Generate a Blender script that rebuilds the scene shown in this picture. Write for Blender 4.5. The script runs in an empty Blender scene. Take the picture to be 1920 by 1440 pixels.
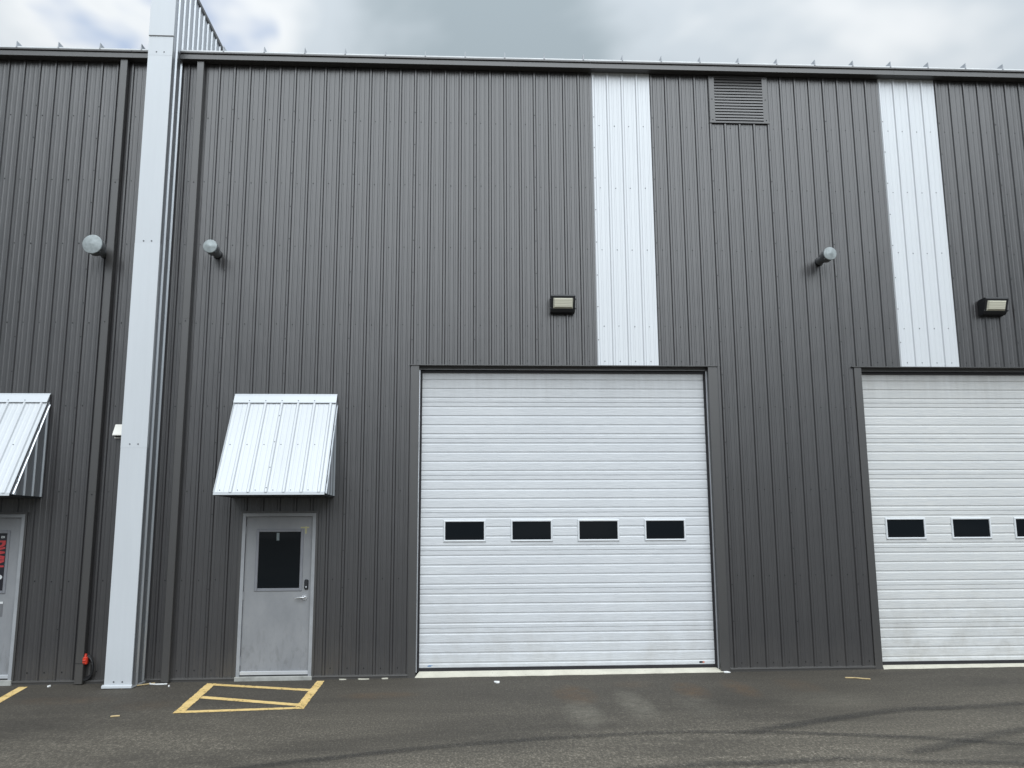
import bpy, bmesh, math, random
from mathutils import Matrix, Vector
R = math.radians
random.seed(7)
scene = bpy.context.scene
col = scene.collection

# ------------------------------------------------------------------ camera
cam_d = bpy.data.cameras.new('camera')
cam_d.sensor_width = 36.0
cam_d.lens = 36.0 * 1625.7 / 1920.0
cam_d.clip_start = 0.1
cam_d.clip_end = 2000
cam = bpy.data.objects.new('camera', cam_d)
col.objects.link(cam)
yaw, pit, rol = 0.0533, 0.1671, -0.0055
fwd = Vector((math.sin(yaw) * math.cos(pit), math.cos(yaw) * math.cos(pit), math.sin(pit)))
rt = Vector((math.cos(yaw), -math.sin(yaw), 0))
up = rt.cross(fwd)
r2 = rt * math.cos(rol) + up * math.sin(rol)
u2 = -rt * math.sin(rol) + up * math.cos(rol)
m = Matrix((r2, u2, -fwd)).transposed().to_4x4()
m.translation = Vector((-1.9486, -12.4516, 1.9029))
cam.matrix_world = m
scene.camera = cam

# ------------------------------------------------------------------ exposure, sky and sun
scene.view_settings.view_transform = 'Standard'
scene.view_settings.look = 'None'
scene.view_settings.exposure = 1.12
scene.view_settings.gamma = 1.0
scene.view_settings.use_curve_mapping = False
SUN_EL, SUN_AZ = 44.0, 174.0          # azimuth clockwise from +y: behind the camera, a little left
SKY_OFF = (-30.3288, -13.3844, 0.0)
world = bpy.data.worlds.new('World')
scene.world = world
world.use_nodes = True
wt = world.node_tree
wt.nodes.clear()
WN, WL = wt.nodes.new, wt.links.new
sky = WN('ShaderNodeTexSky')
sky.sky_type = 'NISHITA'
sky.sun_disc = False
sky.sun_elevation = R(SUN_EL)
sky.sun_rotation = R(SUN_AZ)
sky.air_density = 1.0
sky.dust_density = 0.6


def wmath(op, a, b=None, clamp=False):
    n = WN('ShaderNodeMath')
    n.operation = op
    n.use_clamp = clamp
    for i, v in enumerate((a, b)):
        if v is None:
            continue
        if isinstance(v, (int, float)):
            n.inputs[i].default_value = v
        else:
            WL(v, n.inputs[i])
    return n.outputs[0]


tc = WN('ShaderNodeTexCoord')
sep = WN('ShaderNodeSeparateXYZ')
WL(tc.outputs['Generated'], sep.inputs[0])
zc = wmath('MAXIMUM', sep.outputs['Z'], 0.0)
den = wmath('ADD', zc, 0.30)
comb = WN('ShaderNodeCombineXYZ')
WL(wmath('DIVIDE', sep.outputs['X'], den), comb.inputs[0])
WL(wmath('DIVIDE', sep.outputs['Y'], den), comb.inputs[1])
mp = WN('ShaderNodeMapping')
mp.inputs['Location'].default_value = SKY_OFF
WL(comb.outputs[0], mp.inputs[0])


def wnoise(scale, detail, rough, dist=0.0):
    n = WN('ShaderNodeTexNoise')
    n.noise_dimensions = '2D'
    n.inputs['Scale'].default_value = scale
    n.inputs['Detail'].default_value = detail
    n.inputs['Roughness'].default_value = rough
    n.inputs['Distortion'].default_value = dist
    WL(mp.outputs[0], n.inputs['Vector'])
    return n.outputs['Fac']


def wramp(fac, stops):
    n = WN('ShaderNodeValToRGB')
    n.color_ramp.interpolation = 'EASE'
    e = n.color_ramp.elements
    while len(e) < len(stops):
        e.new(0.5)
    for k, (p, c) in zip(e, stops):
        k.position = p
        k.color = (*c, 1)
    WL(fac, n.inputs[0])
    return n.outputs[0]


thick = wnoise(1.15, 5.0, 0.50, 0.15)
CK = 4.3
cloud = wramp(thick, [(0.345, (1.02 * CK, 1.06 * CK, 1.09 * CK)), (0.435, (0.72 * CK, 0.80 * CK, 0.87 * CK)), (0.57, (0.45 * CK, 0.535 * CK, 0.59 * CK))])
cover = wramp(thick, [(0.29, (0.10, 0.10, 0.10)), (0.36, (1, 1, 1))])
cover = wmath('MAXIMUM', cover, wmath('SUBTRACT', 1.0, wmath('MULTIPLY', zc, 3.0), True))   # no gaps show through near the horizon
mix = WN('ShaderNodeMix')
mix.data_type = 'RGBA'
WL(cover, mix.inputs['Factor'])
WL(sky.outputs[0], mix.inputs[6])
WL(cloud, mix.inputs[7])
# an overcast sky is about three times brighter overhead than at the horizon
grad = wmath('ADD', wmath('MULTIPLY', zc, 0.9), 0.50)
vm = WN('ShaderNodeVectorMath')
vm.operation = 'SCALE'
WL(mix.outputs[2], vm.inputs[0])
WL(grad, vm.inputs['Scale'])
bg = WN('ShaderNodeBackground')
bg.inputs['Strength'].default_value = 0.10
WL(vm.outputs[0], bg.inputs['Color'])
wo = WN('ShaderNodeOutputWorld')
WL(bg.outputs[0], wo.inputs['Surface'])

sun_d = bpy.data.lights.new('sun', 'SUN')
sun_d.energy = 1.5
sun_d.angle = R(68)
sun_d.color = (0.91, 0.96, 1.0)
sun = bpy.data.objects.new('sun', sun_d)
col.objects.link(sun)
sd = Vector((math.sin(R(SUN_AZ)) * math.cos(R(SUN_EL)), math.cos(R(SUN_AZ)) * math.cos(R(SUN_EL)), math.sin(R(SUN_EL))))
sun.rotation_euler = sd.to_track_quat('Z', 'Y').to_euler()
sun.location = (-4, -14, 20)

#SKYEND
# ------------------------------------------------------------------ materials


class Mat:
    def __init__(s, name):
        s.m = bpy.data.materials.new(name)
        s.m.use_nodes = True
        s.t = s.m.node_tree
        s.b = s.t.nodes['Principled BSDF']
        s.out = s.t.nodes['Material Output']
        s._tc = None

    def n(s, k):
        return s.t.nodes.new(k)

    def l(s, a, b):
        s.t.links.new(a, b)

    def set(s, **kw):
        for k, v in kw.items():
            s.b.inputs[k.replace('_', ' ')].default_value = v
        return s

    def coord(s, scale=(1, 1, 1), loc=(0, 0, 0), kind='Object', rot=(0, 0, 0)):
        if s._tc is None:
            s._tc = s.n('ShaderNodeTexCoord')
        mp = s.n('ShaderNodeMapping')
        mp.inputs['Scale'].default_value = scale
        mp.inputs['Location'].default_value = loc
        mp.inputs['Rotation'].default_value = rot
        s.l(s._tc.outputs[kind], mp.inputs[0])
        return mp.outputs[0]

    def noise(s, vec, scale=1, detail=4, rough=0.5, dist=0, rnd=False):
        nz = s.n('ShaderNodeTexNoise')
        nz.inputs['Scale'].default_value = scale
        nz.inputs['Detail'].default_value = detail
        nz.inputs['Roughness'].default_value = rough
        nz.inputs['Distortion'].default_value = dist
        if rnd:
            oi = s.n('ShaderNodeObjectInfo')
            av = s.n('ShaderNodeVectorMath')
            av.operation = 'MULTIPLY_ADD'
            s.l(oi.outputs['Random'], av.inputs[0])
            av.inputs[1].default_value = (37.0, 53.0, 71.0)
            s.l(vec, av.inputs[2])
            vec = av.outputs[0]
        s.l(vec, nz.inputs['Vector'])
        return nz.outputs['Fac']

    def math(s, op, a, b=None, clamp=False):
        n = s.n('ShaderNodeMath')
        n.operation = op
        n.use_clamp = clamp
        for i, v in enumerate((a, b)):
            if v is None:
                continue
            if isinstance(v, (int, float)):
                n.inputs[i].default_value = v
            else:
                s.l(v, n.inputs[i])
        return n.outputs[0]

    def ramp(s, fac, stops):
        n = s.n('ShaderNodeValToRGB')
        e = n.color_ramp.elements
        while len(e) < len(stops):
            e.new(0.5)
        for k, (p, c) in zip(e, stops):
            k.position = p
            k.color = (*c, 1) if isinstance(c, tuple) else (c, c, c, 1)
        s.l(fac, n.inputs[0])
        return n.outputs[0]

    def mix(s, fac, a, b, mode='MIX'):
        n = s.n('ShaderNodeMix')
        n.data_type = 'RGBA'
        n.blend_type = mode
        for i, v in ((0, fac), (6, a), (7, b)):
            if isinstance(v, (int, float)):
                n.inputs[i].default_value = v
            elif isinstance(v, tuple):
                n.inputs[i].default_value = (*v, 1)
            else:
                s.l(v, n.inputs[i])
        return n.outputs[2]

    def bump(s, h, strength, dist, prev=None):
        n = s.n('ShaderNodeBump')
        n.inputs['Strength'].default_value = strength
        n.inputs['Distance'].default_value = dist
        s.l(h, n.inputs['Height'])
        if prev is not None:
            s.l(prev, n.inputs['Normal'])
        return n.outputs[0]

    def base(s, c):
        s.l(c, s.b.inputs['Base Color'])

    def rough(s, c):
        s.l(c, s.b.inputs['Roughness'])

    def normal(s, c):
        s.l(c, s.b.inputs['Normal'])


def simple(name, c, rough=0.5, metal=0.0, var=0.12, scale=3.0, spec=0.5):
    M = Mat(name)
    M.set(Roughness=rough, Metallic=metal)
    M.b.inputs['Specular IOR Level'].default_value = spec
    f = M.noise(M.coord(), scale, 5, 0.6, rnd=True)
    lo = tuple(x * (1 - var) for x in c)
    hi = tuple(min(1, x * (1 + var)) for x in c)
    M.base(M.ramp(f, [(0.3, lo), (0.7, hi)]))
    return M.m


def sheet_metal(name, c, rough, metal, tone=0.07, wave=0.003, dirt=0.25, fine=0.5, spec=0.5):
    """roll-formed painted or coated sheet: faint long waves, vertical drawing lines, dust"""
    M = Mat(name)
    M.set(Metallic=metal)
    M.b.inputs['Specular IOR Level'].default_value = spec
    oi = M.n('ShaderNodeObjectInfo')
    k = M.math('ADD', M.math('MULTIPLY', oi.outputs['Random'], tone), 1 - tone / 2)
    big = M.noise(M.coord((1, 1, 0.35)), 0.9, 4, 0.6, rnd=True)
    streak = M.noise(M.coord((9, 9, 0.35)), 3.0, 4, 0.65, rnd=True)
    v = M.math('MULTIPLY', k, M.math('ADD', M.math('MULTIPLY', big, 0.16), 0.92))
    v = M.math('MULTIPLY', v, M.math('ADD', M.math('MULTIPLY', streak, 0.08), 0.96))
    cm = M.n('ShaderNodeVectorMath')
    cm.operation = 'SCALE'
    cm.inputs[0].default_value = c
    M.l(v, cm.inputs['Scale'])
    # dust splashed up near the ground has its own shape
    sp = M.n('ShaderNodeSeparateXYZ')
    geo = M.n('ShaderNodeNewGeometry')
    M.l(geo.outputs['Position'], sp.inputs[0])
    sm = M.noise(M.coord((2.2, 2.2, 0.8)), 2.5, 6, 0.65)
    low = M.math('SUBTRACT', M.math('MULTIPLY', sm, 0.9), sp.outputs['Z'], True)
    M.base(M.mix(M.math('MULTIPLY', low, dirt), cm.outputs[0], (0.16, 0.145, 0.125)))
    M.rough(M.math('ADD', M.math('MULTIPLY', streak, 0.06), rough - 0.03))
    wv = M.noise(M.coord((1.6, 1.6, 0.55)), 1.7, 3, 0.5, rnd=True)
    fl = M.noise(M.coord((70, 70, 0.6)), 1.0, 2, 0.5)
    nb = M.bump(wv, 1.0, wave)
    M.normal(M.bump(fl, fine, 0.0006, nb))
    return M.m


MT = {}
MT['charcoal'] = sheet_metal('charcoal_painted_steel', (0.0305, 0.0290, 0.0300), 0.34, 0.0, 0.16, 0.007, fine=0.22, spec=1.0)
MT['charcoal_trim'] = sheet_metal('charcoal_trim_steel', (0.038, 0.036, 0.035), 0.38, 0.0, 0.06, 0.0015, fine=0.2, spec=0.95)
MT['galv'] = sheet_metal('galvalume_sheet', (0.61, 0.63, 0.65), 0.45, 0.18, 0.04, 0.0022, 0.12)
MT['galv_awning'] = sheet_metal('galvalume_awning_sheet', (0.535, 0.555, 0.575), 0.45, 0.18, 0.04, 0.003, 0.12)
MT['galv_flat'] = sheet_metal('galvalume_flashing', (0.56, 0.585, 0.61), 0.48, 0.15, 0.03, 0.0012, 0.12, 0.15)
MT['galv_side_shade'] = sheet_metal('galvalume_shaded_side_sheet', (0.50, 0.52, 0.545), 0.34, 0.88, 0.04, 0.0022, 0.12)  # same galvalume, base and metallic set so the shaded sides come out dark
MT['roofwhite'] = simple('white_roof_sheet', (0.75, 0.77, 0.78), 0.4)
MT['seam_grey'] = simple('grey_roof_seam', (0.40, 0.42, 0.45), 0.45)
MT['black_plastic'] = simple('black_plastic', (0.010, 0.011, 0.014), 0.45)
MT['black_rubber'] = simple('black_rubber', (0.012, 0.011, 0.014), 0.7)
MT['dark_paint'] = simple('dark_bronze_housing', (0.012, 0.013, 0.015), 0.45)
MT['pipe'] = simple('painted_grey_pipe', (0.15, 0.155, 0.16), 0.45, 0.2, 0.15, 8)
MT['cap_galv'] = simple('galvanised_cap', (0.29, 0.32, 0.325), 0.55, 0.3, 0.25, 16)
MT['screw'] = simple('screw_head', (0.014, 0.014, 0.015), 0.45, 0.2)
MT['screw_grey'] = simple('grey_screw_head', (0.14, 0.15, 0.16), 0.45, 0.3)
MT['door_grey'] = None
MT['chrome'] = simple('satin_chrome', (0.70, 0.71, 0.73), 0.28, 0.9, 0.05)
MT['alu'] = simple('aluminium_sill', (0.72, 0.74, 0.77), 0.35, 0.6, 0.06)
MT['white_frame'] = simple('white_window_frame', (0.68, 0.70, 0.72), 0.4, 0, 0.05)
MT['box_white'] = simple('cream_plastic', (0.78, 0.76, 0.70), 0.45, 0, 0.05)
MT['orange'] = simple('orange_plug', (0.52, 0.035, 0.014), 0.4, 0, 0.15, 20)
MT['cable'] = simple('black_cable', (0.012, 0.012, 0.013), 0.5)
MT['sign_black'] = simple('black_sign_film', (0.012, 0.012, 0.018), 0.35)
MT['sign_red'] = simple('red_sign_film', (0.42, 0.035, 0.04), 0.45, 0, 0.1)
MT['sign_white'] = simple('white_sign_film', (0.60, 0.62, 0.62), 0.45)
MT['plate'] = simple('grey_number_plate', (0.17, 0.175, 0.185), 0.4, 0.2)
MT['blue_print'] = simple('blue_print', (0.10, 0.22, 0.42), 0.5)
MT['red_print'] = simple('red_print', (0.45, 0.18, 0.14), 0.5)
MT['paper'] = simple('white_scrap', (0.75, 0.75, 0.74), 0.7, 0, 0.08)
MT['straw'] = simple('dry_straw', (0.50, 0.38, 0.20), 0.8, 0, 0.2, 12)
MT['tape'] = simple('yellow_tape_residue', (0.42, 0.40, 0.22), 0.7)
MT['pale_tag'] = simple('pale_tag', (0.16, 0.19, 0.20), 0.6)

# glass: dark room behind, clear sheen in front
M = Mat('dark_window_glass')
M.set(Base_Color=(0.006, 0.008, 0.010, 1), Roughness=0.03)
M.b.inputs['IOR'].default_value = 1.45
M.b.inputs['Specular IOR Level'].default_value = 0.22
MT['glass'] = M.m

# light fixture lens (unlit prismatic glass)
M = Mat('prismatic_lens')
M.set(Roughness=0.25)
bands = M.n('ShaderNodeTexWave')
bands.bands_direction = 'Z'
bands.inputs['Scale'].default_value = 14
bands.inputs['Distortion'].default_value = 0.4
M.l(M.coord(), bands.inputs['Vector'])
M.base(M.ramp(bands.outputs['Color'], [(0.0, (0.60, 0.575, 0.46)), (1.0, (0.74, 0.72, 0.60))]))
M.normal(M.bump(bands.outputs['Fac'], 0.4, 0.004))
MT['lens'] = M.m

def door_steel(name, lo, hi, grime_shade):
  M = Mat(name)
  M.set(Roughness=0.42)
  g1 = M.noise(M.coord((2.6, 3, 38)), 2.0, 5, 0.65, 0.6, rnd=True)
  g2 = M.noise(M.coord((9, 9, 110)), 1.6, 3, 0.6, rnd=True)
  bl = M.noise(M.coord((0.6, 1, 1.2)), 1.2, 5, 0.6, rnd=True)
  oi = M.n('ShaderNodeObjectInfo')
  c0 = M.ramp(bl, [(0.25, lo), (0.75, hi)])
  c1 = M.mix(M.math('MULTIPLY', M.math('SUBTRACT', g1, 0.40, True), 2.2, True), c0, (0.50, 0.52, 0.54), 'MIX')
  drip_shade = M.noise(M.coord((7, 2, 0.5)), 1.3, 5, 0.7)
  geo = M.n('ShaderNodeNewGeometry')
  sp = M.n('ShaderNodeSeparateXYZ')
  M.l(geo.outputs['Position'], sp.inputs[0])
  hz = M.math('MULTIPLY', M.math('SUBTRACT', sp.outputs['Z'], 3.55, True), 1.6, True)  # painted shading under the header, broken up by dirt streaks
  c2 = M.mix(M.math('MULTIPLY', M.math('MULTIPLY', hz, drip_shade), 0.30 + grime_shade * 0.2), c1, (0.26, 0.25, 0.23))
  blot = M.noise(M.coord((1.0, 1, 1.0)), 2.6, 7, 0.7)
  lz = M.math('MULTIPLY', M.math('SUBTRACT', 1.3, sp.outputs['Z'], True), 0.75, True)
  c3 = M.mix(M.math('MULTIPLY', M.math('MULTIPLY', lz, M.math('SUBTRACT', blot, 0.42, True)), grime_shade, True), c2, (0.33, 0.31, 0.27))
  M.base(c3)
  nb = M.bump(g1, 0.9, 0.004)
  M.normal(M.bump(g2, 0.7, 0.002, nb))
  return M.m


MT['door_white'] = door_steel('white_embossed_door_steel', (0.575, 0.59, 0.61), (0.65, 0.665, 0.68), 1.5)
MT['door_cream'] = door_steel('warm_embossed_door_steel', (0.575, 0.58, 0.57), (0.65, 0.65, 0.635), 2.4)  # right door: same steel in a warmer tone, blotched more

# entry door: grey primer with scuffs
M = Mat('grey_steel_door')
M.set(Roughness=0.42)
f1 = M.noise(M.coord((1.2, 1, 0.7)), 2.4, 6, 0.65)
sc = M.noise(M.coord((5, 1, 1.6)), 3.0, 7, 0.72, 0.5)
sp = M.n('ShaderNodeSeparateXYZ')
geo = M.n('ShaderNodeNewGeometry')
M.l(geo.outputs['Position'], sp.inputs[0])
c0 = M.ramp(f1, [(0.25, (0.205, 0.212, 0.225)), (0.75, (0.275, 0.28, 0.29))])
lowz = M.math('MULTIPLY', M.math('SUBTRACT', 0.85, sp.outputs['Z'], True), 1.2, True)
scf = M.math('MULTIPLY', M.math('SUBTRACT', sc, 0.50, True), 3.2, True)
M.base(M.mix(M.math('MULTIPLY', M.math('MULTIPLY', lowz, scf), 0.9, True), c0, (0.10, 0.10, 0.10)))
M.rough(M.math('ADD', M.math('MULTIPLY', f1, 0.2), 0.35))
MT['door_grey'] = M.m
MT['frame_grey'] = simple('grey_door_frame', (0.30, 0.31, 0.325), 0.42, 0, 0.12, 4)
MT['lite_frame'] = simple('grey_lite_frame', (0.20, 0.205, 0.225), 0.45, 0, 0.1, 6)

# concrete
M = Mat('pale_concrete')
M.set(Roughness=0.9)
f1 = M.noise(M.coord(), 3.0, 8, 0.65)
f2 = M.noise(M.coord(), 38, 3, 0.6)
c0 = M.ramp(f1, [(0.3, (0.50, 0.475, 0.40)), (0.7, (0.66, 0.63, 0.53))])
pit_ = M.ramp(f2, [(0.26, 0.55), (0.36, 1.0)])
M.base(M.mix(1.0, c0, pit_, 'MULTIPLY'))
M.normal(M.bump(f1, 0.6, 0.008))
MT['concrete'] = M.m
MT['concrete_grey'] = simple('grey_concrete', (0.33, 0.33, 0.31), 0.9, 0, 0.25, 7)

# asphalt
M = Mat('asphalt')
co = M.coord()
pa = M.noise(M.coord((0.30, 0.65, 1), (4.2, 1.3, 0)), 1.0, 6, 0.62, 0.4)
pb = M.noise(M.coord((0.10, 0.42, 1), (1.2, 0.7, 0), rot=(0, 0, 0.12)), 1.6, 5, 0.6, 0.5)
ag = M.noise(M.coord((1, 0.5, 1)), 48, 4, 0.75)
ag2 = M.noise(co, 110, 2, 0.7)
sp = M.n('ShaderNodeSeparateXYZ')
M.l(co, sp.inputs[0])
# wear: the strip along the wall is darker, newer sealing plus painted wall shade; beyond it the aggregate is worn bare
far = M.math('MULTIPLY', M.math('SUBTRACT', M.math('MULTIPLY', sp.outputs['Y'], -1.0), 1.6), 0.34, True)
wear_shade = M.math('MULTIPLY', M.math('ADD', far, 0.18), M.math('ADD', M.math('MULTIPLY', M.math('SUBTRACT', pb, 0.40), 3.2, True), M.math('MULTIPLY', M.math('SUBTRACT', pa, 0.45, True), 2.4)), True)
c0 = M.ramp(pa, [(0.25, (0.048, 0.0425, 0.0355)), (0.75, (0.081, 0.0715, 0.0575))])
c1 = M.mix(M.math('MULTIPLY', wear_shade, 0.85), c0, (0.152, 0.134, 0.106))
spk = M.ramp(ag, [(0.32, 0.45), (0.50, 0.92), (0.60, 1.6), (0.70, 3.0)])
c2 = M.mix(M.math('ADD', M.math('MULTIPLY', wear_shade, 0.55), 0.42, True), c1, M.mix(1.0, c1, spk, 'MULTIPLY'))
spk2 = M.ramp(ag2, [(0.35, 0.75), (0.65, 1.25)])
c2 = M.mix(0.8, c2, M.mix(1.0, c2, spk2, 'MULTIPLY'))
# rust and clay stains at fixed places on the ground
rn = M.noise(co, 5.5, 8, 0.78, 0.6)
acc = None
for (sx, sy, rx, ry, amt, tint) in [(-0.62, -1.45, 0.20, 0.50, 0.85, 0), (0.22, -0.85, 0.22, 0.20, 0.35, 0), (0.85, -1.30, 0.16, 0.45, 0.8, 0),
                                    (1.50, -1.25, 0.14, 0.50, 0.75, 0), (-3.0, -1.25, 0.36, 0.18, 0.7, 0), (-6.85, -1.2, 0.55, 0.2, 0.35, 0), (-5.65, -1.6, .3, .25, .25, 0),
                                    (2.3, -1.1, 0.2, 0.4, 0.35, 0),
                                    (-0.66, -2.55, 0.17, 0.55, 0.95, 1), (0.0, -2.15, 0.15, 0.70, 0.9, 1), (0.7, -2.3, 0.2, 0.6, 0.35, 1), (2.3, -2.1, 0.5, 0.4, 0.35, 1)]:
    dx = M.math('DIVIDE', M.math('SUBTRACT', sp.outputs['X'], sx), rx)
    dy = M.math('DIVIDE', M.math('SUBTRACT', sp.outputs['Y'], sy), ry)
    d2 = M.math('ADD', M.math('MULTIPLY', dx, dx), M.math('MULTIPLY', dy, dy))
    fl = M.math('MULTIPLY', M.math('SUBTRACT', 1.0, M.math('MULTIPLY', d2, 0.45), True), M.math('MULTIPLY', M.math('SUBTRACT', rn, 0.36, True), 4.5), True)
    c2 = M.mix(M.math('MULTIPLY', M.math('MULTIPLY', fl, M.math('ADD', 0.25, M.math('MULTIPLY', ag, 1.5))), amt * 0.62, True), c2, (0.125, 0.075, 0.040) if tint == 0 else (0.20, 0.185, 0.15))
M.base(c2)
M.set(Roughness=0.85)
M.b.inputs['Specular IOR Level'].default_value = 0.3
nb = M.bump(ag, 0.8, 0.006)
M.normal(M.bump(ag2, 0.5, 0.003, nb))
MT['asphalt'] = M.m

# worn yellow paint: flakes show the asphalt through
M = Mat('worn_yellow_paint')
f = M.noise(M.coord(), 30, 4, 0.7)
f2 = M.noise(M.coord(), 3.0, 5, 0.6)
M.base(M.ramp(f2, [(0.3, (0.68, 0.47, 0.17)), (0.7, (0.80, 0.58, 0.25))]))
M.set(Roughness=0.75)
tr = M.n('ShaderNodeBsdfTransparent')
mx = M.n('ShaderNodeMixShader')
M.l(M.ramp(M.math('ADD', M.math('MULTIPLY', f, 0.7), M.math('MULTIPLY', f2, 0.3)), [(0.38, 0.25), (0.46, 1.0)]), mx.inputs[0])
M.l(tr.outputs[0], mx.inputs[1])
M.l(M.b.outputs[0], mx.inputs[2])
M.l(mx.outputs[0], M.out.inputs[0])
M.normal(M.bump(f, 0.5, 0.004))
MT['yellow'] = M.m

# rubber left by tyres: thin film, breaks up at its edges (UV.x across, UV.y along)
M = Mat('tyre_rubber_film')
M.set(Roughness=0.8)
uv = M.n('ShaderNodeTexCoord')
su = M.n('ShaderNodeSeparateXYZ')
M.l(uv.outputs['UV'], su.inputs[0])
f = M.noise(M.coord((1, 1, 1)), 26, 4, 0.7)
f2 = M.noise(M.coord((0.5, 0.5, 1)), 1.6, 3, 0.5)
ed = M.math('SUBTRACT', 1.0, M.math('POWER', M.math('ABSOLUTE', M.math('SUBTRACT', M.math('MULTIPLY', su.outputs['X'], 2.0), 1.0)), 2.0))
a = M.math('MULTIPLY', M.math('MULTIPLY', ed, M.math('MULTIPLY', M.math('SUBTRACT', f, 0.22), 1.7)), M.math('ADD', M.math('MULTIPLY', f2, 1.5), -0.05), True)
en = M.math('MULTIPLY', M.math('MULTIPLY', su.outputs['Y'], M.math('SUBTRACT', 1.0, su.outputs['Y'])), 14.0, True)
a = M.math('MULTIPLY', M.math('MULTIPLY', a, en), 0.95, True)
M.base(M.ramp(f, [(0.3, (0.028, 0.027, 0.026)), (0.7, (0.045, 0.043, 0.041))]))
tr = M.n('ShaderNodeBsdfTransparent')
mx = M.n('ShaderNodeMixShader')
M.l(a, mx.inputs[0])
M.l(tr.outputs[0], mx.inputs[1])
M.l(M.b.outputs[0], mx.inputs[2])
M.l(mx.outputs[0], M.out.inputs[0])
MT['tyre'] = M.m

# ------------------------------------------------------------------ helpers


class MB:
    def __init__(s):
        s.v, s.f, s.uv = [], [], None

    def quad(s, a, b, c, d):
        i = len(s.v)
        s.v += [tuple(a), tuple(b), tuple(c), tuple(d)]
        s.f.append((i, i + 1, i + 2, i + 3))

    def poly(s, pts):
        i = len(s.v)
        s.v += [tuple(p) for p in pts]
        s.f.append(tuple(range(i, i + len(pts))))

    def box(s, x0, x1, y0, y1, z0, z1, ch=0.0):
        if ch <= 0:
            i = len(s.v)
            s.v += [(x, y, z) for z in (z0, z1) for y in (y0, y1) for x in (x0, x1)]
            for q in ((0, 2, 3, 1), (4, 5, 7, 6), (0, 1, 5, 4), (2, 6, 7, 3), (0, 4, 6, 2), (1, 3, 7, 5)):
                s.f.append(tuple(i + k for k in q))
            return
        bm = bmesh.new()
        bmesh.ops.create_cube(bm, size=1)
        for v in bm.verts:
            v.co = Vector(((x0 + x1) / 2 + v.co.x * (x1 - x0), (y0 + y1) / 2 + v.co.y * (y1 - y0), (z0 + z1) / 2 + v.co.z * (z1 - z0)))
        bmesh.ops.bevel(bm, geom=bm.edges[:], offset=ch, segments=1, affect='EDGES')
        s.add_bm(bm)

    def add_bm(s, bm):
        i = len(s.v)
        bm.verts.ensure_lookup_table()
        s.v += [tuple(v.co) for v in bm.verts]
        s.f += [tuple(i + v.index for v in f.verts) for f in bm.faces]
        bm.free()

    def cyl(s, p0, p1, r0, r1=None, n=16, cap0=True, cap1=True):
        r1 = r0 if r1 is None else r1
        p0, p1 = Vector(p0), Vector(p1)
        d = (p1 - p0).normalized()
        a = d.orthogonal().normalized()
        b = d.cross(a)
        i = len(s.v)
        for k in range(n):
            t = 2 * math.pi * k / n
            o = a * math.cos(t) + b * math.sin(t)
            s.v.append(tuple(p0 + o * r0))
            s.v.append(tuple(p1 + o * r1))
        for k in range(n):
            k2 = (k + 1) % n
            s.f.append((i + 2 * k, i + 2 * k2, i + 2 * k2 + 1, i + 2 * k + 1))
        if cap0:
            s.f.append(tuple(i + 2 * k for k in reversed(range(n))))
        if cap1:
            s.f.append(tuple(i + 2 * k + 1 for k in range(n)))

    def tube(s, pts, r, n=8):
        pts = [Vector(p) for p in pts]
        for a, b in zip(pts, pts[1:]):
            s.cyl(a, b, r, r, n)

    def extrude_x(s, prof, x0, x1, caps=False):
        """prof: (y, z) polyline, swept along x"""
        i = len(s.v)
        for y, z in prof:
            s.v.append((x0, y, z))
            s.v.append((x1, y, z))
        for k in range(len(prof) - 1):
            s.f.append((i + 2 * k, i + 2 * k + 1, i + 2 * k + 3, i + 2 * k + 2))
        if caps:
            s.f.append(tuple(i + 2 * k for k in range(len(prof))))
            s.f.append(tuple(i + 2 * k + 1 for k in reversed(range(len(prof)))))

    def screw(s, p, nrm, r=0.0092, h=0.007):
        p = Vector(p)
        nrm = Vector(nrm).normalized()
        s.cyl(p - nrm * 0.002, p + nrm * 0.002, r * 1.25, r * 1.25, 8, False, True)
        s.cyl(p + nrm * 0.002, p + nrm * h, r * 0.72, r * 0.66, 6, False, True)

    def mesh(s, name):
        me = bpy.data.meshes.new(name)
        me.from_pydata(s.v, [], s.f)
        me.update()
        return me

    def build(s, name, mat, parent=None, smooth=False, kind=None):
        me = s.mesh(name)
        me.materials.append(MT[mat])
        if smooth:
            for p in me.polygons:
                p.use_smooth = True
            try:
                me.set_sharp_from_angle(angle=R(35))
            except Exception:
                pass
        o = bpy.data.objects.new(name, me)
        col.objects.link(o)
        if parent:
            place(o, parent)
        if kind:
            o['kind'] = kind
        return o


def place(o, parent):
    """parent without moving; geometry is authored in world coordinates"""
    o.parent = parent
    o.matrix_parent_inverse = WM[parent.name].inverted()
    WM[o.name] = o.matrix_basis.copy() if not o.parent else o.matrix_basis.copy()


WM = {}


def empty(name, loc=(0, 0, 0), parent=None):
    o = bpy.data.objects.new(name, None)
    o.empty_display_size = 0.2
    col.objects.link(o)
    o.location = loc
    WM[o.name] = Matrix.Translation(loc)
    if parent:
        o.parent = parent
        o.matrix_parent_inverse = WM[parent.name].inverted()
    return o


def tag(o, label, cat, group=None):
    o['label'] = label
    o['category'] = cat
    if group:
        o['group'] = group
    return o


def gz(x, y=0):
    return -0.1 + 0.004 * (min(max(x, -9), 9) + 7)


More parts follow.
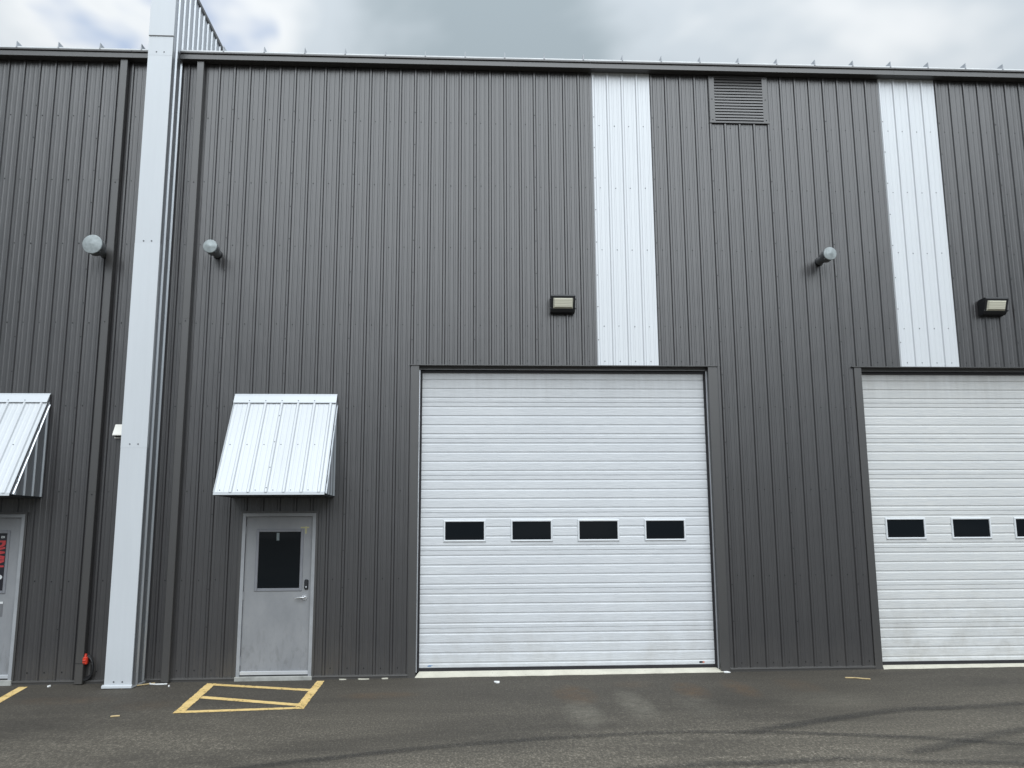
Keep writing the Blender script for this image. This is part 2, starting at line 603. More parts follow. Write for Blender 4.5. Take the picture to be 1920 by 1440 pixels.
# ------------------------------------------------------------------ ground
mb = MB()
xs = [-260, -60, -20, -9, -6, -3, 0, 3, 6, 9, 20, 60, 260]
ys = [-260, -60, -20, -8, -4, -2, -1, 0.6, 20, 60, 260]
for j, y in enumerate(ys):
    for i, x in enumerate(xs):
        mb.v.append((x, y, gz(x)))
for j in range(len(ys) - 1):
    for i in range(len(xs) - 1):
        a = j * len(xs) + i
        mb.f.append((a, a + 1, a + 1 + len(xs), a + len(xs)))
ground = mb.build('ground', 'asphalt')
ground['kind'] = 'structure'

# ------------------------------------------------------------------ warehouse
P = 0.9144
Q = P / 4
ZT = 8.99
building = empty('warehouse', (0, 0, gz(0)))
tag(building, 'long charcoal ribbed metal warehouse with white overhead doors and charcoal gutter', 'building')

D1 = (-2.634, 1.616)
D2 = (3.930, 8.180)
ZH = 4.275
OPEN = [(D1[0], D1[1], ZH), (D2[0], D2[1], ZH), (-5.060, -4.045, 2.158), (-9.030, -8.014, 2.158)]


def rib_profile(x0, x1, phase):
    """(x, y) points of the roll-formed sheet between x0 and x1; ribs at phase + k*Q"""
    pts = []
    k0 = math.floor((x0 - phase) / Q) - 1
    k1 = math.ceil((x1 - phase) / Q) + 1
    for k in range(k0, k1 + 1):
        c = phase + k * Q
        pts += [(c - 0.026, 0), (c - 0.0125, -0.019), (c + 0.0125, -0.019), (c + 0.026, 0)]
        for f in (1 / 3, 2 / 3):
            e = c + Q * f
            pts += [(e - 0.016, 0), (e - 0.009, -0.0028), (e + 0.009, -0.0028), (e + 0.016, 0)]
    pts.sort()

    def yat(x):
        for (a, ya), (b, yb) in zip(pts, pts[1:]):
            if a <= x <= b:
                return ya + (yb - ya) * (x - a) / (b - a) if b > a else ya
        return 0
    out = [(x0, yat(x0))] + [p for p in pts if x0 + 1e-6 < p[0] < x1 - 1e-6] + [(x1, yat(x1))]
    return out


def wall_panel(xa, xb, phase, mat):
    """one cladding sheet; laps 26 mm over its left neighbour"""
    xl = xa - 0.0262
    cuts = sorted({xl, xb} | {c for o in OPEN for c in o[:2] if xl < c < xb})
    mb = MB()
    for c0, c1 in zip(cuts, cuts[1:]):
        mid = (c0 + c1) / 2
        zb = gz(mid) + 0.035
        for o in OPEN:
            if o[0] < mid < o[1]:
                zb = o[2]
        pr = rib_profile(c0, c1, phase)
        zz = [zb, ZT]
        i = len(mb.v)
        for x, y in pr:
            yy = y - (0.0016 if x < xa + 0.03 else 0.0)
            for z in zz:
                mb.v.append((x, yy, z))
        for k in range(len(pr) - 1):
            mb.f.append((i + 2 * k, i + 2 * k + 2, i + 2 * k + 3, i + 2 * k + 1))
    return mb.build('wall_panel', mat, building)


for i in range(-7, 10):
    xa, xb = i * P, (i + 1) * P
    if i == -7:
        xa = -6.25
    p_ = wall_panel(xa, xb, 0.0, 'galv' if i in (0, 5) else 'charcoal')
    if i in (0, 5):
        p_['label'] = 'bright white-silver vertical cladding strip above the overhead door'
LP = -7.463
for k in range(-4, 1):
    xa, xb = LP + k * P, min(LP + (k + 1) * P, -6.60)
    wall_panel(xa, xb, LP, 'charcoal')

# screws on the girt lines and along the side laps
dark, light = MB(), MB()
rows = [8.055, 7.043, 6.065, 4.878, 3.673, 2.467, 1.248, 0.05]


def blocked(x, z):
    for a, b, zt in OPEN:
        if a - 0.13 < x < b + 0.13 and z < zt + 0.02:
            return True
    if 1.80 < x < 2.77 and z > 8.1:
        return True
    return False


for (x0, x1, ph, lapk) in ((-6.2, 9.1, 0.0, 0), (-11.0, -6.7, LP, 0)):
    k = math.ceil((x0 - ph) / Q)
    while ph + k * Q < x1:
        c = ph + k * Q
        white = (0 <= c < P - 0.01) or (5 * P - 0.01 <= c < 6 * P - 0.01)
        tgt = light if white else dark
        for z in rows:
            zz = z + random.uniform(-0.006, 0.006)
            x = c + 0.37 * Q + random.uniform(-0.006, 0.006)
            if not blocked(x, zz):
                tgt.screw((x, -0.0005, zz), (0, -1, 0))
        for za, zb_, ztop in OPEN[:2]:
            pass
        if k % 4 == 0:
            z = 0.62
            while z < 8.7:
                if not blocked(c, z):
                    tgt.screw((c, -0.0206, z + random.uniform(-0.01, 0.01)), (0, -1, 0), 0.007)
                z += 0.505
        for a, b, zt in OPEN[:2]:
            x = c + 0.37 * Q
            if a - 0.05 < x < b + 0.05:
                tgt.screw((x, -0.0005, ZH + 0.075), (0, -1, 0))
        k += 1
dark.build('screw_heads', 'screw', building, kind='stuff')
light.build('screw_heads', 'screw_grey', building, kind='stuff')

# foundation edge and base trim
for a, b in ((-11.2, -9.03), (-8.014, -6.60), (-6.27, -5.06), (-4.045, -2.74), (1.745, 3.82), (8.29, 9.15)):
    mb = MB()
    z = gz((a + b) / 2)
    mb.extrude_x([(0.02, z + 0.055), (-0.034, z + 0.050), (-0.036, z + 0.030), (-0.026, z + 0.024), (-0.024, z - 0.02)], a, b, True)
    mb.build('base_trim', 'charcoal_trim', building)
for a, b in ((-11.2, -9.03), (-8.0, -6.62), (-6.28, -5.07), (-4.03, -2.74), (1.75, 3.82), (8.29, 9.15)):
    mb = MB()
    z = gz((a + b) / 2)
    mb.box(a, b, -0.02, 0.15, z - 0.2, z + 0.016)
    mb.build('foundation', 'concrete_grey', building)

# dark structure behind the sheets (keeps daylight out of the building)
mb = MB()
mb.box(-11.2, 9.15, 0.30, 18.0, -0.12, 8.95)
mb.build('building_core', 'black_plastic', building)
for x in (-11.205, 9.146):
    mb = MB()
    mb.box(x, x + 0.015, 0.0, 18.0, -0.1, 8.97)
    mb.build('end_wall', 'charcoal_trim', building)

# roof: low-slope white standing seam sheet
roof = MB()
roof.poly([(-11.3, -0.120, 9.052), (9.25, -0.120, 9.052), (9.25, 18, 9.95), (-11.3, 18, 9.95)])
roof.poly([(-11.3, -0.120, 9.052), (-11.3, -0.120, 9.093), (9.25, -0.120, 9.093), (9.25, -0.120, 9.052)])
roof.poly([(-11.3, -0.120, 9.093), (-11.3, 18, 9.990), (9.25, 18, 9.990), (9.25, -0.120, 9.093)])
roof_o = roof.build('roof', 'roofwhite', building)
seam_x = [-8.69 + 0.6096 * k for k in range(-4, 30)]
smb = MB()
x = 0.0
smb.v = [(-0.010, 0.0, 0.0), (0.010, 0.0, 0.0), (0.003, 0.0, 0.095), (-0.003, 0.0, 0.095),
         (-0.010, 17.9, 0.895), (0.010, 17.9, 0.895), (0.003, 17.9, 0.983), (-0.003, 17.9, 0.983)]
smb.f = [(0, 1, 2, 3), (1, 5, 6, 2), (2, 6, 7, 3), (3, 7, 4, 0), (5, 4, 7, 6)]
sme = smb.mesh('roof_seam')
sme.materials.append(MT['seam_grey'])
for x in seam_x:
    if -6.75 < x < -6.15:
        continue
    o = bpy.data.objects.new('roof_seam', sme)
    col.objects.link(o)
    o.location = (x, -0.128, 9.078)
    WM[roof_o.name] = Matrix.Identity(4)
    o.parent = roof_o

# box gutter in lengths, open top lip
for a, b in ((-11.25, -6.985), (-6.98, -6.64), (-6.27, -0.05), (-0.045, 4.76), (4.765, 9.2)):
    mb = MB()
    mb.extrude_x([(-0.012, 9.048), (-0.012, 8.935), (-0.020, 8.927), (-0.146, 8.927), (-0.152, 8.933), (-0.152, 9.003), (-0.149, 9.006),
                  (-0.149, 9.013), (-0.170, 9.015), (-0.172, 9.022), (-0.172, 9.044), (-0.166, 9.048), (-0.150, 9.048), (-0.147, 9.04), (-0.147, 8.94), (-0.02, 8.94)], a, b)
    mb.build('gutter', 'charcoal_trim', building)
for x in (-6.982, -0.047, 4.762):
    jm = MB()
    jm.box(x - 0.012, x + 0.012, -0.1545, -0.150, 8.93, 9.002)
    jm.build('gutter_joint', 'charcoal_trim', building)


# overhead doors ------------------------------------------------------------
def overhead_door(xl, xr, win_x, mat, label):
    d = empty('overhead_door', ((xl + xr) / 2, 0.14, 0.02), building)
    d['label'] = label
    SH = 0.5334
    y0 = 0.125
    ka, kb = xl - 0.02, xr + 0.02
    for s in range(8):
        z0 = 0.02 + s * SH + 0.0015
        z1 = 0.02 + (s + 1) * SH - 0.0015
        prof = [(y0 + 0.03, z0), (y0 + 0.004, z0), (y0, z0 + 0.004)]
        for f in (0.125, 0.375, 0.625, 0.875):
            zc_ = z0 + (z1 - z0) * f
            prof += [(y0, zc_ - 0.022), (y0 + 0.009, zc_ - 0.009), (y0 + 0.008, zc_ + 0.008), (y0, zc_ + 0.0105)]
        prof += [(y0, z1 - 0.004), (y0 + 0.005, z1), (y0 + 0.03, z1)]
        mb = MB()
        mb.extrude_x(prof, ka, kb)
        mb.build('door_section', mat, d)
    for wx in win_x:
        a, b, zlo, zhi = wx, wx + 0.606, 1.742, 2.052
        mb = MB()
        t = 0.030

        def ring(i0, i1, ya, yb_):
            A = [(a + i0, ya, zlo + i0), (b - i0, ya, zlo + i0), (b - i0, ya, zhi - i0), (a + i0, ya, zhi - i0)]
            B = [(a + i1, yb_, zlo + i1), (b - i1, yb_, zlo + i1), (b - i1, yb_, zhi - i1), (a + i1, yb_, zhi - i1)]
            for k in range(4):
                k2 = (k + 1) % 4
                mb.quad(A[k], A[k2], B[k2], B[k])
        ring(0, 0.0, y0 + 0.004, y0 - 0.008)
        ring(0.0, 0.010, y0 - 0.008, y0 - 0.018)
        ring(0.010, 0.024, y0 - 0.018, y0 - 0.016)
        ring(0.024, t, y0 - 0.016, y0 + 0.002)
        mb.build('window_frame', 'white_frame', d)
        mb = MB()
        mb.quad((a + t - 0.004, y0 - 0.004, zlo + t - 0.004), (b - t + 0.004, y0 - 0.004, zlo + t - 0.004), (b - t + 0.004, y0 - 0.004, zhi - t + 0.004), (a + t - 0.004, y0 - 0.004, zhi - t + 0.004))
        mb.build('window_pane', 'glass', d)
    mb = MB()
    mb.box(xl - 0.02, xr + 0.02, y0 - 0.012, y0 + 0.03, -0.022, 0.0205)
    mb.build('bottom_seal', 'black_rubber', d)
    for (a, b) in ((xl + 0.012, xl + 0.042), (xr - 0.042, xr - 0.012)):
        mb = MB()
        mb.box(a, b, y0 - 0.022, y0 + 0.0, -0.02, ZH - 0.055)
        mb.build('side_seal', 'black_rubber', d)
    mb = MB()
    mb.box(xl + 0.012, xr - 0.012, y0 - 0.026, y0 + 0.0, ZH - 0.086, ZH - 0.056)
    mb.build('top_seal', 'black_rubber', d)
    for (a, b) in ((xl, xl + 0.012), (xr - 0.012, xr)):
        mb = MB()
        mb.box(a, b, y0 - 0.05, y0 + 0.01, -0.03, ZH - 0.05)
        mb.build('side_track', 'alu', d)
    return d


def door_trim(xl, xr, xlo, xro):
    for (a, b, o) in ((xlo, xl, -1), (xr, xro, 1)):
        mb = MB()
        zb = gz(xl) - 0.02
        c = b if o < 0 else a      # inner corner
        e = a if o < 0 else b      # outer edge
        z1 = ZH - 0.006
        for za, zb2 in ((zb, 3.095), (3.092, z1)):
            off = 0.0 if za < 1 else -0.0018
            for u, v in (((e, 0.0), (e, -0.026 + off)), ((e, -0.026 + off), (c, -0.026 + off)), ((c, -0.026 + off), (c, 0.088))):
                mb.quad((u[0], u[1], za), (v[0], v[1], za), (v[0], v[1], zb2), (u[0], u[1], zb2))
        mb.build('jamb_trim', 'charcoal_trim', building)
    mb = MB()
    mb.extrude_x([(0.0, ZH + 0.012), (-0.046, ZH + 0.008), (-0.046, ZH - 0.002), (-0.020, ZH - 0.005)], xlo - 0.035, xro + 0.02, True)
    mb.extrude_x([(-0.020, ZH - 0.005), (0.072, ZH - 0.006), (0.074, ZH - 0.030), (0.066, ZH - 0.034), (0.066, ZH - 0.050), (0.13, ZH - 0.052)], xl + 0.001, xr - 0.001)
    mb.build('header_trim', 'charcoal_trim', building)


od = overhead_door(D1[0], D1[1], (-2.270, -1.310, -0.346, 0.624), 'door_white', 'white overhead door with four windows, fully in view')
overhead_door(D2[0] - 0.09, D2[1], (4.190, 5.182, 6.140, 7.10), 'door_cream', 'white overhead door cut by the right edge of the picture')
mb = MB()
mb.box(-2.475, -2.425, 0.1240, 0.1252, 0.040, 0.050)
mb.box(-2.463, -2.405, 0.1236, 0.1252, 0.052, 0.058)
mb.build('sticker', 'blue_print', od)
mb = MB()
mb.box(1.352, 1.398, 0.1238, 0.1252, 0.040, 0.066)
mb.build('sticker', 'black_plastic', od)
mb = MB()
mb.box(1.3985, 1.425, 0.1238, 0.1252, 0.040, 0.066)
mb.build('sticker', 'red_print', od)
door_trim(D1[0], D1[1], -2.738, 1.744)
door_trim(D2[0], D2[1], 3.822, 8.288)

# concrete aprons under the overhead doors
for (a, b) in ((D1[0] - 0.005, D1[1] + 0.03), (D2[0] + 0.002, D2[1] + 0.03)):
    mb = MB()
    n = 40
    rr = random.Random(int(a * 10) + 50)
    prev = None
    for k in range(n + 1):
        x = a + (b - a) * k / n
        z = gz(x)
        e = rr.uniform(-0.012, 0.012)
        back = x if k not in (0, n) else x
        cur = [(min(max(x, a + 0.05), b - 0.06), 0.145, -0.021), (min(max(x, a + 0.05), b - 0.06), 0.10, -0.0215), (x, -0.03 + e, z + 0.010 + rr.uniform(-.002, .002)), (x, -0.045 + e, z - 0.03)]
        if prev:
            for q in range(3):
                mb.quad(prev[q], prev[q + 1], cur[q + 1], cur[q])
        prev = cur
    mb.build('concrete_apron', 'concrete', building)


# entry doors ---------------------------------------------------------------
def entry_door(x0, hinge, label):
    """x0: left outer edge of the 1.015 m frame; hinge: 'L' or 'R'"""
    W, Z1 = 1.015, 2.156
    zb = -0.035
    d = empty('entry_door', (x0 + W / 2, 0, zb), building)
    d['label'] = label
    def X(u):
        return x0 + (u if hinge == 'L' else W - u)
    def bx(mb, u0, u1, y0, y1, z0, z1, ch=0.0):
        a, b = sorted((X(u0), X(u1)))
        mb.box(a, b, y0, y1, z0, z1, ch)
    mb = MB()
    bx(mb, 0.0, 0.046, -0.028, 0.10, zb, Z1)
    bx(mb, W - 0.046, W, -0.028, 0.10, zb, Z1)
    bx(mb, 0.046, W - 0.046, -0.0275, 0.10, Z1 - 0.045, Z1)
    mb.build('door_frame', 'frame_grey', d)
    # dark reveal trim of the cladding around the frame
    mb = MB()
    bx(mb, -0.030, -0.002, -0.034, 0.02, zb - 0.03, Z1 + 0.03)
    bx(mb, W + 0.002, W + 0.030, -0.034, 0.02, zb - 0.03, Z1 + 0.03)
    bx(mb, -0.002, W + 0.002, -0.0335, 0.02, Z1 + 0.003, Z1 + 0.03)
    mb.build('cladding_trim', 'charcoal_trim', d)
    s0, s1 = 0.050, W - 0.050
    wu0, wu1, wz0, wz1 = 0.232, 0.806, 1.130, 1.898
    mb = MB()
    ya = 0.006
    bx(mb, s0, wu0, ya, 0.05, zb + 0.012, Z1 - 0.049)
    bx(mb, wu1, s1, ya, 0.05, zb + 0.012, Z1 - 0.049)
    bx(mb, wu0, wu1, ya, 0.05, zb + 0.012, wz0)
    bx(mb, wu0, wu1, ya, 0.05, wz1, Z1 - 0.049)
    mb.build('door_slab', 'door_grey', d)
    mb = MB()
    t = 0.040
    bx(mb, wu0 - t, wu0, ya - 0.012, ya + 0.02, wz0 - t, wz1 + t, 0.005)
    bx(mb, wu1, wu1 + t, ya - 0.012, ya + 0.02, wz0 - t, wz1 + t, 0.005)
    bx(mb, wu0, wu1, ya - 0.0115, ya + 0.02, wz0 - t, wz0, 0.004)
    bx(mb, wu0, wu1, ya - 0.0115, ya + 0.02, wz1, wz1 + t, 0.004)
    mb.build('window_frame', 'lite_frame', d)
    mb = MB()
    a, b = sorted((X(wu0), X(wu1)))
    mb.quad((a, ya + 0.008, wz0), (b, ya + 0.008, wz0), (b, ya + 0.008, wz1), (a, ya + 0.008, wz1))
    mb.build('window_pane', 'glass', d)
    for z in (0.16, 1.03, 1.92):
        mb = MB()
        hx = X(0.048)
        mb.cyl((hx, -0.004, z - 0.055), (hx, -0.004, z + 0.055), 0.009, None, 10)
        mb.build('hinge', 'frame_grey', d)
    # lever handle: rose and lever pointing towards the hinge side
    u = 0.885
    mb = MB()
    mb.cyl((X(u), ya, 1.005), (X(u), ya - 0.012, 1.005), 0.040, 0.037, 20)
    mb.cyl((X(u), ya - 0.010, 1.005), (X(u), ya - 0.055, 1.005), 0.013, 0.012, 12)
    mb.cyl((X(u), ya - 0.052, 1.005), (X(u - 0.05), ya - 0.056, 1.006), 0.0125, 0.0115, 12)
    mb.cyl((X(u - 0.048), ya - 0.056, 1.006), (X(u - 0.125), ya - 0.048, 0.994), 0.0115, 0.008, 12)
    mb.build('door_handle', 'chrome', d, True)
    # kick strip / sweep
    mb = MB()
    bx(mb, s0 - 0.004, s1 + 0.004, ya - 0.022, ya, zb + 0.016, zb + 0.064, 0.004)
    mb.build('door_sweep', 'alu', d)
    mb = MB()
    bx(mb, s0, s1, ya - 0.014, ya, zb + 0.000, zb + 0.015)
    mb.build('sweep_brush', 'black_rubber', d)
    # concrete step
    z = gz(x0 + 0.5)
    mb = MB()
    mb.box(x0 - 0.012, x0 + W + 0.012, -0.055, 0.12, z - 0.1, zb - 0.001, 0.006)
    mb.build('door_step', 'concrete_grey', d)
    return d, X, ya


ed, X, ya = entry_door(-5.060, 'L', 'grey steel entry door with empty dark window and keypad lock')
mb = MB()
mb.box(X(0.905) - 0.028, X(0.905) + 0.028, ya - 0.024, ya, 1.108, 1.246, 0.012)
mb.build('keypad_lock', 'black_plastic', ed)
mb = MB()
mb.cyl((X(0.905), ya - 0.024, 1.145), (X(0.905), ya - 0.030, 1.145), 0.011, 0.010, 12)
mb.build('lock_cylinder', 'alu', ed)
mb = MB()
mb.box(X(0.873) - 0.010, X(0.873) + 0.011, ya - 0.0018, ya, 1.872, 1.972)
mb.box(X(0.80), X(0.915), ya - 0.0016, ya - 0.0002, 1.948, 1.966)
mb.build('tape_residue', 'tape', ed)
mb = MB()
mb.box(-4.59, -4.552, ya + 0.004, ya + 0.0075, 1.78, 1.885)
mb.build('paper_tag', 'pale_tag', ed)

el, XL, ya = entry_door(-9.030, 'R', 'grey steel entry door with black red-lettered window sign, cut by the left edge')
mb = MB()
mb.box(-8.786, -8.224, ya + 0.0045, ya + 0.0075, 1.140, 1.888)
mb.build('window_sign', 'sign_black', el)


def lettering(txt, size, mat, loc, rot, name, parent, bold=0.0, align='LEFT', sx=1.0):
    cu = bpy.data.curves.new(name, 'FONT')
    cu.body = txt
    cu.size = size
    cu.extrude = 0.0006
    cu.offset = bold
    cu.align_x = align
    t = bpy.data.objects.new(name, cu)
    col.objects.link(t)
    dg = bpy.context.evaluated_depsgraph_get()
    me = bpy.data.meshes.new_from_object(t.evaluated_get(dg))
    bpy.data.objects.remove(t)
    bpy.data.curves.remove(cu)
    me.transform(Matrix.Diagonal((sx, 1, 1, 1)))
    me.transform(Matrix.Translation(loc) @ rot)
    me.materials.clear()
    me.materials.append(MT[mat])
    o = bpy.data.objects.new(name, me)
    col.objects.link(o)
    place(o, parent)
    return o


# text runs down the door: letter tops point to the right (+x)
ROT = Matrix(((0, 1, 0, 0), (0, 0, -1, 0), (-1, 0, 0, 0), (0, 0, 0, 1)))
lettering('DWIN', 0.26, 'sign_red', (-8.452, ya + 0.0035, 1.805), ROT, 'sign_lettering', el, 0.012, sx=0.50)
lettering('Om', 0.17, 'sign_white', (-8.395, ya + 0.0035, 1.345), ROT, 'sign_lettering', el, 0.008, sx=0.52)
lettering('8', 0.07, 'sign_white', (-8.330, ya + 0.0035, 1.865), ROT, 'sign_lettering', el, 0.0)
mb = MB()
mb.box(-8.40, -8.222, ya - 0.004, ya, 0.785, 0.985, 0.0015)
mb.build('number_plate', 'plate', el)
mb = MB()
mb.box(-8.40, -8.224, ya - 0.007, ya - 0.0042, 0.955, 0.984)
mb.build('plate_edge', 'sign_white', el)
lettering('2', 0.155, 'sign_black', (-8.329, ya - 0.0046, 0.805), Matrix(((1, 0, 0, 0), (0, 0, -1, 0), (0, 1, 0, 0), (0, 0, 0, 1))), 'plate_numeral', el, 0.004)

# downspouts ----------------------------------------------------------------
for x, zs in ((-7.105, (7.0, 4.9, 2.45)), (-5.975, (7.02, 4.92))):
    d = empty('downspout', (x, -0.06, gz(x)), building)
    zlist = [gz(x) + 0.005] + sorted(zs) + [8.93]
    for k in range(len(zlist) - 1):
        w = 0.053 + (0.0015 if k % 2 else 0.0)
        mb = MB()
        mb.box(x - w, x + w, -0.112 - (0.0015 if k % 2 else 0), -0.030, zlist[k] + 0.002, zlist[k + 1] + 0.012 - (0.012 if k == len(zlist) - 2 else 0), 0.006)
        mb.build('pipe_length', 'charcoal_trim', d)
    for z in zs:
        mb = MB()
        mb.screw((x, -0.1135, z - 0.03), (0, -1, 0), 0.008)
        mb.build('rivet', 'screw', d)

# ------------------------------------------------------------------ firewall between the two units
FX0, FX1, FY = -6.630, -6.282, -0.450
fw = empty('firewall', ((FX0 + FX1) / 2, FY / 2, gz(-6.4)))
tag(fw, 'tall white metal-clad firewall pilaster rising above the gutter between two units', 'wall')
zg = gz(-6.4)
laps = [zg + 0.02, 3.05, 5.93, 8.82, 9.12, 10.30]
for k in range(len(laps) - 1):
    mb = MB()
    o = 0.0012 * (k % 2) + (0.006 if k == 4 else 0.0)
    z0, z1 = laps[k] - (0.012 if k else 0.0), laps[k + 1]
    if k == 4:
        z0 = laps[k]
    yb = FY - o
    mb.quad((FX0 - o, yb, z0), (FX1 + o, yb, z0), (FX1 + o, yb, z1), (FX0 - o, yb, z1))
    mb.quad((FX1 + o, yb, z0), (FX1 + o, yb + 0.055, z0), (FX1 + o, yb + 0.055, z1), (FX1 + o, yb, z1))
    mb.quad((FX0 - o, yb + 0.055, z0), (FX0 - o, yb, z0), (FX0 - o, yb, z1), (FX0 - o, yb + 0.055, z1))
    mb.quad((FX0 - o, yb, z0), (FX0 - o, yb + 0.03, z0), (FX1 + o, yb + 0.03, z0), (FX1 + o, yb, z0))
    mb.build('front_flashing', 'galv_flat', fw)


def side_sheet(xf, sgn, y0, y1, z0, z1, phase, rise=0.0, top=None):
    pts = rib_profile(y0, y1, phase)
    mb = MB()
    i = len(mb.v)
    for y, h in pts:
        zb = z0 + rise * max(0, y)
        zt = z1 if top is None else top(y)
        for z in (zb, zt):
            mb.v.append((xf - sgn * h * 1.15, y, z))
    for k in range(len(pts) - 1):
        q = (i + 2 * k, i + 2 * k + 2, i + 2 * k + 3, i + 2 * k + 1)
        mb.f.append(q if sgn > 0 else q[::-1])
    return mb.build('side_panel', 'galv_side_shade', fw)


side_sheet(FX1 + 0.001, 1, FY + 0.02, 0.0, zg + 0.03, 10.28, FY + 0.165)
side_sheet(FX0 - 0.001, -1, FY + 0.02, 0.0, zg + 0.03, 10.28, FY + 0.165)
for a, b in ((0.0, 0.9144), (0.9144, 1.8288), (1.8288, 2.7432), (2.7432, 3.6576)):
    side_sheet(FX1 - 0.001, 1, a, b + 0.001, 9.0, 10.28, FY + 0.165 + 0.0, 0.05)
    side_sheet(FX0 + 0.001, -1, a, b + 0.001, 9.0, 10.28, FY + 0.165, 0.05)
mb = MB()
mb.box(FX0 - 0.03, FX1 + 0.03, FY - 0.03, 3.70, 10.28, 10.34, 0.006)
mb.build('coping', 'charcoal_trim', fw)
mb = MB()
mb.box(FX0 + 0.01, FX1 - 0.01, FY + 0.02, 3.6, zg - 0.05, 10.27)
mb.build('wall_core', 'concrete_grey', fw)
mb = MB()
for (x0_, x1_) in ((FX0 - 0.022, FX1 + 0.012),):
    mb.extrude_x([(FY + 0.01, zg + 0.050), (FY - 0.006, zg + 0.048), (FY - 0.028, zg + 0.036), (FY - 0.030, zg + 0.010), (FY + 0.0, zg + 0.006)], x0_, x1_, True)
mb.quad((FX1 + 0.012, FY - 0.03, zg + 0.036), (FX1 + 0.03, 0.0, zg + 0.036), (FX1 + 0.03, 0.0, zg + 0.01), (FX1 + 0.012, FY - 0.03, zg + 0.008))
mb.build('base_flashing', 'galv_flat', fw)
mb = MB()
mb.box(FX0 - 0.004, FX1 + 0.004, FY - 0.012, FY - 0.007, 9.112, 9.122)
mb.build('drip_edge', 'charcoal_trim', fw)
mb = MB()
for z in (laps[1] + 0.035, laps[2] + 0.035, laps[3] + 0.04, zg + 0.085):
    for x in (-6.51, -6.40):
        mb.screw((x, FY - 0.001, z), (0, -1, 0))
for z in rows:
    mb.screw((FX1, FY + 0.09, z + 0.02), (1, 0, 0))
    mb.screw((FX1, FY + 0.30, z + 0.01), (1, 0, 0))
mb.build('screw_heads', 'screw_grey', fw, kind='stuff')


# ------------------------------------------------------------------ awnings
def awning(xa, xb, label):
    zt, zb, pr = 3.842, 2.392, 0.885
    a = empty('awning', ((xa + xb) / 2, 0, zb))
    tag(a, label, 'awning', 'metal awnings over the entry doors')
    n = Vector((0, -(zt - zb), pr)) * -1
    n = Vector((0, -(zt - zb), -0 + pr)).normalized()
    n = Vector((0, -1.45, 0.885)).normalized()
    top = Vector((0, -0.03, zt - 0.04))
    bot = Vector((0, -pr, zb + 0.012))
    ph = xb - 0.076
    cut = ph - 3 * Q
    for (u0, u1) in ((xa, cut), (cut - 0.026, xb)):
        pts = rib_profile(u0, u1, ph)
        mb = MB()
        for x, h in pts:
            for e in (bot, top):
                v = Vector((x, e.y, e.z)) - n * h - n * (-0.0016 if u0 > xa and x < cut + 0.03 else 0)
                mb.v.append(tuple(v))
        for k in range(len(pts) - 1):
            mb.f.append((2 * k, 2 * k + 2, 2 * k + 3, 2 * k + 1))
        mb.build('roof_panel', 'galv_awning', a)
    # flashing bent against the wall
    d = (bot - top).normalized()
    f1 = top + n * 0.024
    f2 = f1 + d * 0.125
    mb = MB()
    w0 = Vector((0, -0.021, zt + 0.004))
    for p, q in ((w0, f1), (f1, f2), (f2, f2 - n * 0.008)):
        mb.quad((xa - 0.004, q.y, q.z), (xb + 0.004, q.y, q.z), (xb + 0.004, p.y, p.z), (xa - 0.004, p.y, p.z))
    mb.build('top_flashing', 'galv_flat', a)
    # gable sides, ribs upright
    for xs_, sg in ((xb - 0.012, 1), (xa + 0.012, -1)):
        y0, y1 = -pr + 0.02, -0.004
        pts = rib_profile(y0, y1, -0.035)
        mb = MB()
        for y, h in pts:
            zt_ = zb + (zt - 0.05 - zb) * (y - y0) / (y1 - y0)
            for z in (zb + 0.002, zt_):
                mb.v.append((xs_ - sg * h, y, z))
        for k in range(len(pts) - 1):
            q = (2 * k, 2 * k + 2, 2 * k + 3, 2 * k + 1)
            mb.f.append(q if sg > 0 else q[::-1])
        mb.build('side_panel', 'galv_side_shade', a)
        # rake flashing along the slope
        mb = MB()
        c0, c1 = bot + n * 0.004, top + n * 0.004
        xo = xs_ + sg * 0.0135
        mb.quad((xo, c0.y, c0.z), (xo, c1.y, c1.z), (xo, c1.y + 0.0, c1.z - 0.115), (xo, c0.y + 0.072, c0.z + 0.0))
        e0 = Vector((xo, c0.y + 0.072, c0.z))
        e1 = Vector((xo, c1.y, c1.z - 0.115))
        dd = (e1 - e0).normalized()
        mb.quad(e0, e1, e1 + Vector((sg * 0.016, 0.004, -0.008)), e0 + Vector((sg * 0.016, 0.004, -0.008)))
        mb.build('rake_flashing', 'galv_side_shade', a)
    mb = MB()
    mb.extrude_x([(bot.y - 0.006, bot.z + 0.012), (bot.y - 0.008, zb - 0.014), (bot.y + 0.02, zb - 0.016)], xa, xb)
    mb.build('front_drip_edge', 'galv_flat', a)
    mb = MB()
    mb.box(xa + 0.016, xb - 0.016, -pr + 0.02, -0.02, zb - 0.02, zb - 0.004)
    mb.build('soffit', 'dark_paint', a)
    mb = MB()
    k = -8
    while ph + k * Q < xb + Q:
        x = ph + k * Q + 0.37 * Q
        if xa + 0.03 < x < xb - 0.02:
            for t in (0.52, 0.975):
                p = top.lerp(bot, t)
                mb.screw((x, p.y, p.z), n, 0.0085)
            p = f1 + d * 0.09
            mb.screw((ph + k * Q, p.y, p.z), n, 0.007)
            mb.screw((ph + k * Q, -0.024, zt - 0.008), (0, -1, 0.2), 0.007)
        k += 1
    for t in (0.22, 0.50, 0.76, 0.96):
        p = top.lerp(bot, t)
        mb.screw((cut, p.y + n.y * 0.021, p.z + n.z * 0.021), n, 0.007)
    mb.build('screw_heads', 'screw_grey', a, kind='stuff')
    return a


awning(-5.240, -3.803, 'bright white-silver metal awning over the entry door with keypad lock')
awning(-9.255, -7.818, 'bright white-silver metal awning cut by the left edge of the picture')


